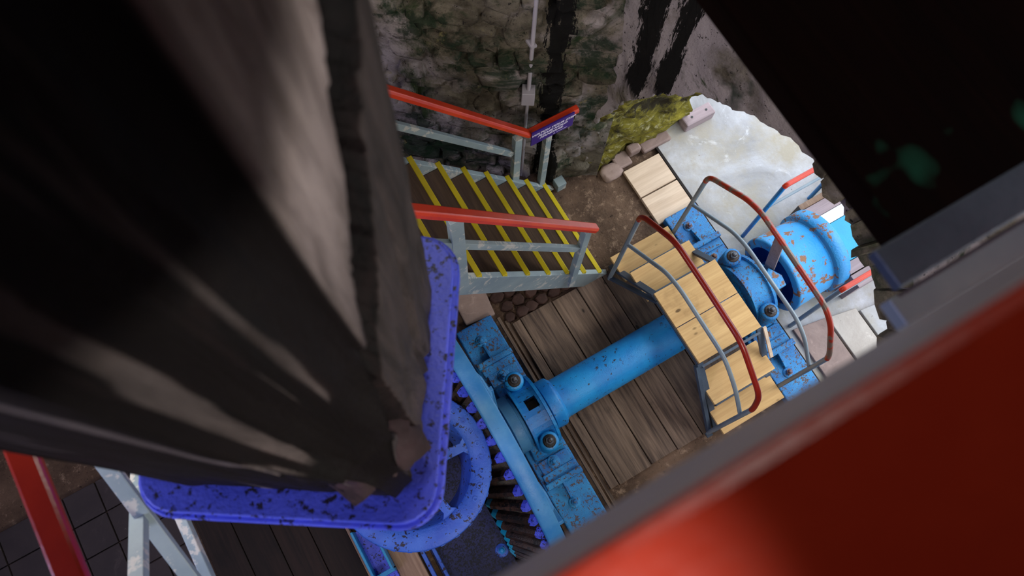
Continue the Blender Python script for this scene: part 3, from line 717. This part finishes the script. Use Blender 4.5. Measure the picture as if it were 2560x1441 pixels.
for k in range(8):
    a = k * math.pi / 4 + .62; p = Vector((.495, CY + math.cos(a) * 1.25, CZ + math.sin(a) * 1.25)); u = Vector((0, -math.sin(a), math.cos(a))); v = Vector((0, math.cos(a), math.sin(a)))
    s_ = MB(); s_.prism([(-.17, 0), (-.1, .022), (.05, .026), (.10, 0)], p - v * .13, u, Vector((1, 0, 0)), v * .165); build('rim_boss', s_, M['rim_blue'], crown, 0.008)
NT_C = 54; tooth_me = None
th0 = None
for k in range(NT_C):
    a = 2 * math.pi * k / NT_C
    if th0 is None:
        p0 = Vector((.372, 0, 1.235)); p1 = Vector((.12, 0, .905)); ax = (p1 - p0); nn = Vector((-ax.z, 0, ax.x)).normalized()
        if nn.x > 0: nn = -nn
        w0, w1, hgt = .044, .032, .075
        vs_ = []
        for p, wd in ((p0, w0), (p0.lerp(p1, .10), w0 * .98), (p0.lerp(p1, .86), w1 * 1.05), (p1, w1 * .8)):
            base = p - nn * .012; hgt = .075 if p is not p1 else .055
            vs_ += [base + Vector((0, -wd, 0)), base + Vector((0, wd, 0)), base + nn * (hgt * .6) + Vector((0, wd * .8, 0)), base + nn * hgt + Vector((0, wd * .45, 0)), base + nn * hgt + Vector((0, -wd * .45, 0)), base + nn * (hgt * .6) + Vector((0, -wd * .8, 0))]
        b = MB()
        for r0, mi_ in ((0, 1), (6, 0), (12, 2)): b.add(vs_[r0:r0 + 12], [(i, (i + 1) % 6, 6 + (i + 1) % 6, 6 + i) for i in range(6)], mi_)
        b.add(vs_[:6], [range(6)[::-1]], 1); b.add(vs_[18:], [range(6)], 2)
        b.v = [q + Vector((0, CY, CZ)) + Vector((0, 0, 0)) for q in b.v]
        # local origin on the gear axis
        me_o = build('tooth', b, [M['grease'], M['violet'], M['cyan']], crown); th0 = me_o
        for v in th0.data.vertices: v.co = v.co + Vector((crown.location.x, 0, 0))
        th0.location = (-crown.location.x, 0, 0)
    else:
        o = th0.copy(); C.objects.link(o); o.parent = crown; o.rotation_euler = (a, 0, 0)

# spoked bevel wheel on the upright
WX, WY, WZ = -0.262, 0.69, 1.5
wheel = thing('bevel_wheel', 'flat violet-blue spoked wheel under the big timber and its flange', 'gear', (WX, WY, WZ))
build('rim', MB().lathe([(-.02, .425), (0, .435), (0, .57), (-.012, .58), (-.04, .58), (-.26, .39), (-.29, .38), (-.29, .35), (-.24, .35)], (WX, WY, WZ), (0, 0, 1), 96, closed=True), M['gear_blue'], wheel)
for k in range(5):
    a = math.pi * .4 * k - 1.36; u = Vector((math.cos(a), math.sin(a), 0)); v = Vector((-math.sin(a), math.cos(a), 0)); s_ = MB(); o_ = Vector((WX, WY, WZ - .03))
    s_.prism([(.14, -.045), (.39, -.034), (.455, -.10), (.455, .10), (.39, .034), (.14, .045)], o_ - Vector((0, 0, .03)), u, v, (0, 0, .045)); s_.prism([(.1, -.018), (.44, -.018), (.44, .018), (.1, .018)], o_ - Vector((0, 0, .15)), u, v, (0, 0, .14))
    build('spoke', s_, M['gear_blue'], wheel, 0.006)
build('hub', MB().lathe([(-.22, .20), (.05, .20), (.06, .19), (.06, .1)], (WX, WY, WZ), (0, 0, 1), 36), M['gear_blue'], wheel)
bt = MB(); p0 = Vector((.565, 0, -.03)); p1 = Vector((.38, 0, -.27)); nn = Vector((p0.z - p1.z, 0, -(p0.x - p1.x))).normalized()
vs_ = []
for p, wd in ((p0, .034), (p1, .024)):
    base = p - nn * .01
    vs_ += [base + Vector((0, -wd, 0)), base + Vector((0, wd, 0)), base + nn * .035 + Vector((0, wd * .45, 0)), base + nn * .035 + Vector((0, -wd * .45, 0))]
NW = 30
for k in range(NW):
    if k == 0:
        bt.add(vs_, [(i, (i + 1) % 4, 4 + (i + 1) % 4, 4 + i) for i in range(4)] + [(3, 2, 1, 0), (4, 5, 6, 7)], 0); bt.v = [q + Vector((WX, WY, WZ)) for q in bt.v]; w0_ = build('tooth', bt, M['gear_blue'], wheel)
    else: o = w0_.copy(); C.objects.link(o); o.parent = wheel; o.rotation_euler = (0, 0, 2 * math.pi * k / NW)
for k in range(9):   # worn cast marks raised on the rim
    a = -0.95 + k * 0.2; r_ = .508; c_ = Vector((WX + math.cos(a) * r_, WY + math.sin(a) * r_, WZ)); b = MB()
    b.lathe([(-.002, .020), (.006, .020), (.007, .014), (.006, .010), (-.002, .010)], c_, (0, 0, 1), 10, smooth=False, a0=a + .6 * (k % 3), a1=a + .6 * (k % 3) + (4.6 if k % 2 else 2 * math.pi))
    build('cast_mark', b, M['gear_blue'], wheel)
# ---------------- upright timber in its iron flange (turned 57 degrees)
E1 = Vector((.545, .839, 0)); E2 = Vector((-.839, .545, 0))
FZ = 5.2
fl = thing('flange_plate', 'violet-blue iron flange with black chips round the foot of the timber', 'flange', (-.238, .68, FZ))
def rsq(a0, a1, b0, b1, r, n=6):
    out = []
    for cx_, cy_, s_ in ((a1 - r, b0 + r, -90), (a1 - r, b1 - r, 0), (a0 + r, b1 - r, 90), (a0 + r, b0 + r, 180)):
        for k in range(n + 1): an = R(s_ + 90 * k / n); out.append((cx_ + math.cos(an) * r, cy_ + math.sin(an) * r))
    return out
build('plate', MB().prism(rsq(.015, .865, .155, .985, .11), (0, 0, FZ - .035), E1, E2, (0, 0, .035)), M['violet'], fl, 0.006)
build('lower_lip', MB().prism(rsq(.00, .88, .138, 1.0, .12), (0, 0, FZ - .09), E1, E2, (0, 0, .055)), M['violet'], fl, 0.006)
build('socket', MB().prism(rsq(.10, .78, .23, .91, .06), (0, 0, FZ - .34), E1, E2, (0, 0, .25)), M['violet'], fl, 0.01)
build('iron_upright', MB().lathe([(WZ + .05, .15), (FZ - .6, .15), (FZ - .45, .22), (FZ - .34, .28)], (WX, WY, 0), (0, 0, 1), 24), M['violet'], fl)
timber = MB(); pale = []
def prof_at(z):
    t = min(1, max(0, (z - 5.45) / 0.75)); t = t * t * (3 - 2 * t); c1 = lerp(.05, .185, t); c2 = lerp(.05, .17, t)
    cor = [(.70, .222), (.79, .30), (.79, .84), (.69, .94), (.19, .94), (.095, .865), (.09, .22 + c2), (.09 + c1, .222)]
    return cor
NZ = 150; Z0, Z1 = FZ, 9.78
seg_n = [10, 34, 10, 30, 14, 44, 34, 44]   # columns along each side, corner k to k+1
tot = sum(seg_n); rows = []
for j in range(NZ + 1):
    z = lerp(Z0, Z1, (j / NZ) ** 1.25); cor = prof_at(z); cc = (.44, .57); 
    for si in range(8):
        a = cor[si]; b_ = cor[(si + 1) % 8]; dx, dy = b_[0] - a[0], b_[1] - a[1]; ll = math.hypot(dx, dy) or 1; nx_, ny_ = dy / ll, -dx / ll
        if nx_ * (a[0] - cc[0]) + ny_ * (a[1] - cc[1]) < 0: nx_, ny_ = -nx_, -ny_
        for k in range(seg_n[si]):
            t = k / seg_n[si]; e1 = a[0] + dx * t; e2 = a[1] + dy * t
            s_ = si * 1.7 + t * ll * 1.0
            disp = (fbm(s_ * 11, z * 0.8, 40) - .5) * .035
            g = fbm(s_ * 16 + 3, z * .55 + fbm(s_ * 2, z * 2, 9) * .8, 55)
            if g > .60: disp -= min(.045, (g - .60) * .35)
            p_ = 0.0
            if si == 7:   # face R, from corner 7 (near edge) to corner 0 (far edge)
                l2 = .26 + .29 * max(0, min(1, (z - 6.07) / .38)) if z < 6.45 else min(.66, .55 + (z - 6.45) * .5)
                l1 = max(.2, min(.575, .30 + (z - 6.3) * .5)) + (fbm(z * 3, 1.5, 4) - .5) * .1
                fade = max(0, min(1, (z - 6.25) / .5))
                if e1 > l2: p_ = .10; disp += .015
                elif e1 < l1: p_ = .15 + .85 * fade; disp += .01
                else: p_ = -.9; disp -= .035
            elif si == 6: p_ = -1.0 + 1.22 * max(0, min(1, (fbm(t * 7, z * .55, 77) - .60) / .06)) * max(0, min(1, (z - 5.6) / .4))  # chamfer: shade painted near black, pale worn streaks over it
            elif si == 5: p_ = -.92 + 1.2 * max(0, min(1, (fbm(t * 15, z * .4, 81) - .60) / .05))  # face B: shade painted dark, pale worn streaks over it
            if si in (5, 6, 7) and z < 5.75:   # rotten hollow above the flange, near corner broken away
                hol = math.exp(-((e1 - .17) ** 2 + (e2 - .34) ** 2) / .010) * max(0, 1 - abs(z - 5.6) / .3); disp -= .05 * hol
            if z < FZ + .02: disp = min(disp, 0) * .3
            e1 += nx_ * disp; e2 += ny_ * disp
            q = E1 * e1 + E2 * e2; timber.v.append(Vector((q.x, q.y, z))); pale.append(p_)
for j in range(NZ):
    for i in range(tot):
        timber.f.append([j * tot + i, j * tot + (i + 1) % tot, (j + 1) * tot + (i + 1) % tot, (j + 1) * tot + i]); timber.mi.append(0); timber.sm.append(True)
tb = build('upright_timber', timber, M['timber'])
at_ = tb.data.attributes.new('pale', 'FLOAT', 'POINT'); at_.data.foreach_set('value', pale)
bc = MB(); nu, nv = 28, 16
for j in range(nv + 1):
    ph = math.pi * j / nv
    for i in range(nu):
        th = 2 * math.pi * i / nu; q = Vector((math.sin(ph) * math.cos(th), math.sin(ph) * math.sin(th), math.cos(ph)))
        r = 1 + (fbm(q.x * 3 + 5, q.y * 3 + q.z * 3, 91) - .5) * .9
        p = E1 * (.22 + q.x * .145 * r) + E2 * (.35 + q.y * .14 * r); bc.v.append(Vector((p.x, p.y, 5.36 + q.z * .27 * r)))
for j in range(nv):
    for i in range(nu): bc.f.append([j * nu + i, (j + 1) * nu + i, (j + 1) * nu + (i + 1) % nu, j * nu + (i + 1) % nu]); bc.mi.append(0); bc.sm.append(True)
M['core'] = m_concrete('purple_brown_rot', L(26, 15, 16), L(66, 46, 50), 3)
co_ = build('broken_core', bc, M['core'], tb); co_['label'] = 'lumpy purple-brown rotten core at the foot'
tag(tb, 'huge cracked weathered upright timber standing in the blue flange', 'timber')
# ================================================================== STEP BRIDGE
br = thing('step_bridge', 'new pine step bridge over the shaft on a slate steel frame', 'steps', (2.62, .7, 0))
BX0, BX1 = 2.29, 2.955
def tread(y0, y1, z, lab=None, x0=BX0, x1=BX1):
    o = build('tread', MB().box((x0, y0, z - .035), (x1, y1, z)), M['pine'], br, 0.003)
    if lab: o['label'] = lab
tread(.335, .695, .69); tread(.702, 1.065, .69)
tread(1.07, 1.385, .44); tread(1.38, 1.66, .20, x0=2.285)
tread(-.035, .27, .42); tread(-.30, -.045, .22, x0=2.275)
for x in (BX0 - .005, BX1 - .03):
    st = MB(); st.beam((x + .017, 1.62, .02), (x + .017, 1.06, .66), .03, .06, roll=Vector((1, 0, 0))); st.beam((x + .017, 1.08, .645), (x + .017, .32, .645), .03, .05, roll=Vector((1, 0, 0))); st.beam((x + .017, .34, .66), (x + .017, -.24, .0), .03, .06, roll=Vector((1, 0, 0)))
    build('frame', st, M['angle'], br, 0.003)
for y, z0, z1 in ((.30, .47, .645), (1.075, .47, .645), (-.04, .24, .38), (1.39, .23, .40)):
    build('riser_bar', MB().box((BX0 + .02, y - .012, z1 - .03), (BX1 - .02, y + .012, z1)), M['angle'], br, 0.002)
build('cut_edge_strip', MB().beam((BX1 + .03, .32, .67), (BX1 + .012, .07, .47), .03, .02), M['pale'], br)
def loop(label, x, pts, mid, mat, foot0, foot1, wear):
    t = thing('tube_handrail', label, 'handrail', (x, .7, 0))
    p = [Vector((x, y, z)) for y, z in pts]; full = smooth_path([Vector((x, foot0[0], foot0[1]))] + p + [Vector((x, foot1[0], foot1[1]))], .10, 7)
    # first and last metre of tube are grey posts, the rest is red
    z_lo = min(pts[0][1], pts[-1][1]) - .06; iy = [i for i, q in enumerate(full) if q.z > z_lo]
    i0, i1 = iy[0], iy[-1]
    build('red_grip', MB().tube(full[i0:i1 + 1], .0235, 12), mat, t)
    def split(a, b): return [a, b]
    build('post', MB().tube([full[0], full[i0]], .0215, 12), M['pipe'], t); build('post', MB().tube([full[i1], full[-1]], .0215, 12), M['pipe'], t)
    build('mid_tube', MB().tube(smooth_path([Vector((x, y, z)) for y, z in mid], .12, 7), .018, 12), M['pipe'], t)
    build('foot_plate', MB().box((x - .03, foot1[0] - .04, foot1[1] - .01), (x + .03, foot1[0] + .04, foot1[1] + .008)), M['angle'], t)
loop('dark red tube handrail on the near edge of the pine steps', 2.22, [(1.50, 1.69), (1.12, 1.97), (.72, 1.965), (.25, 1.94), (-.14, 1.65), (-.205, 1.38)], [(1.49, 1.04), (1.04, 1.45), (.86, 1.50), (.24, 1.48), (.0, 1.30), (-.20, 1.05)], M['pipe_red'], (1.52, .0), (-.22, .0), False)
loop('worn red tube handrail on the far edge of the pine steps', 2.99, [(1.575, 1.46), (1.18, 1.77), (1.02, 1.83), (.17, 1.79), (.03, 1.69), (-.175, 1.36)], [(1.565, .88), (1.10, 1.24), (.92, 1.29), (.22, 1.28), (.06, 1.20), (-.185, .93)], M['pipe_red_worn'], (1.585, .05), (-.19, .05), True)
build('foot_frame', MB().beam((2.22, 1.52, .04), (2.29, .98, .66), .035, .035), M['angle'], br)
build('foot_frame', MB().beam((2.22, -.22, .04), (2.27, .33, .64), .035, .05), M['angle'], br)
# ================================================================== LOWER LEFT: bed plates, dark deck, landing rail
bd = thing('lower_bed', 'dark speckled blue casting below the spoked wheel', 'casting', (-.2, .4, 0))
build('plate', MB().box((-.52, -1.4, G), (.10, 1.7, .03)), M['violet'], bd, 0.01)
M['navy'] = paint('speckled_navy', L(24, 26, 56), L(36, 40, 84), L(12, 12, 22), 60, 0.5, 0.7, 0.6, 80)
bd.children[0].data.materials[0] = M['navy']
build('rail', MB().box((-.60, -1.4, .0), (-.565, .9, .09)), M['gear_blue'], bd, 0.006); build('rail', MB().box((-.50, -1.4, .03), (-.47, .9, .10)), M['gear_blue'], bd, 0.006)
hexbolt(.03, -.16, .03, .035, .04, bd, M['blue'], .06, M['gear_blue'])
bk = build('baulk', MB().box((-.84, -1.3, G), (-.62, 1.2, .10)), M['beige'], bevel=0.015); tag(bk, 'short beige timber baulk beside the dark blue casting', 'baulk')
ch = thing('channel_bracket', 'teal-edged blue channel bracket under the wheel rim', 'bracket', (-.9, .4, 0))
build('web_plate', MB().box((-1.02, -.2, .06), (-.84, .62, .12)), M['violet'], ch, 0.006)
for x in (-1.03, -.86): build('edge_flange', MB().box((x, .18, .10), (x + .022, .62, .30)), M['cyan_edge'], ch, 0.004)
build('cross_plate', MB().box((-1.03, .16, .1), (-.838, .20, .22)), M['cyan_edge'], ch, 0.004)
dd_ = thing('dark_boards', 'near-black boards filling the floor left of the beige baulk', 'decking', (-1.6, .8, G))
for i in range(4): build('board', MB().box((-2.22 + i * .285, -1.6, G), (-2.22 + i * .285 + .278, 1.9, .02)), M['darkwood'], dd_, 0.004)
lp = build('kerb_lip', MB().box((-1.08, -1.6, G), (-1.055, 1.9, .06)), M['beige'], bevel=0.003); tag(lp, 'thin light lip along the edge of the near-black boards', 'edging')
M['tile'] = m_concrete('dim_tile', L(48, 42, 44), L(62, 54, 55), 2)
tl = thing('tile_paving', 'dim square paving tiles in the lower left corner', 'paving', (-3.1, 1.4, G))
for i in range(6):
    for j in range(8):
        x = -4.05 + i * .30; y = -.2 + j * .30; build('tile', MB().box((x, y, G - .01), (x + .288, y + .288, .005 + hsh(i, j) * .006)), M['tile'], tl, 0.003)
# landing rail close on the left: red cap over a saltire-braced panel
lr = thing('landing_rail', 'red-capped landing rail with crossed pale blue braces at lower left', 'railing', (-1.02, .7, 4.3))
build('rail_cap', MB().box((-1.068, -.4, 5.16), (-.985, 1.25, 5.20)), M['pipe_red'], lr, 0.012)
for a, b_ in (((-1.0, 1.12, 4.93), (-1.0, .14, 4.22)), ((-1.02, 1.02, 4.25), (-1.02, .30, 4.93))):
    build('brace', MB().beam(a, b_, .035, .055, roll=Vector((1, 0, 0))), M['grey_blue'], lr, 0.003)
for y in (-.1, 1.18): build('post', MB().box((-1.055, y, 4.15), (-.995, y + .06, 5.16)), M['grey_blue'], lr, 0.003)
build('bottom_rail', MB().box((-1.04, -.4, 4.15), (-1.0, 1.24, 4.2)), M['grey_blue'], lr, 0.003)
# ================================================================== FOREGROUND: near handrail, beam, rails
hr = thing('near_handrail', 'broad out-of-focus red handrail with a pale grey side across the lower right', 'handrail', (1.0, -.2, 7.0))
build('red_cap', MB().box((-1.5, -.62, 7.0), (2.55, -.037, 7.025)), M['red'], hr, 0.01)
build('side_board', MB().box((-1.5, -.062, 6.72), (2.55, -.034, 7.0)), M['rail_side'], hr, 0.008)
bm = build('overhead_beam', MB().box((1.08, .085, 5.80), (2.55, 2.3, 5.88)), M['beam'], bevel=0.015); tag(bm, 'massive near-black timber beam filling the upper right', 'beam')
ur = thing('landing_kickboard', 'blurred grey-blue boards between the black beam and the red handrail', 'boarding', (1.2, 0, 6.2))
build('board', MB().box((.78, .0, 6.23), (2.55, .075, 6.26)), M['angle'], ur, 0.004); build('board', MB().box((.76, -.06, 6.20), (2.55, -.006, 6.24)), M['pipe'], ur, 0.004)
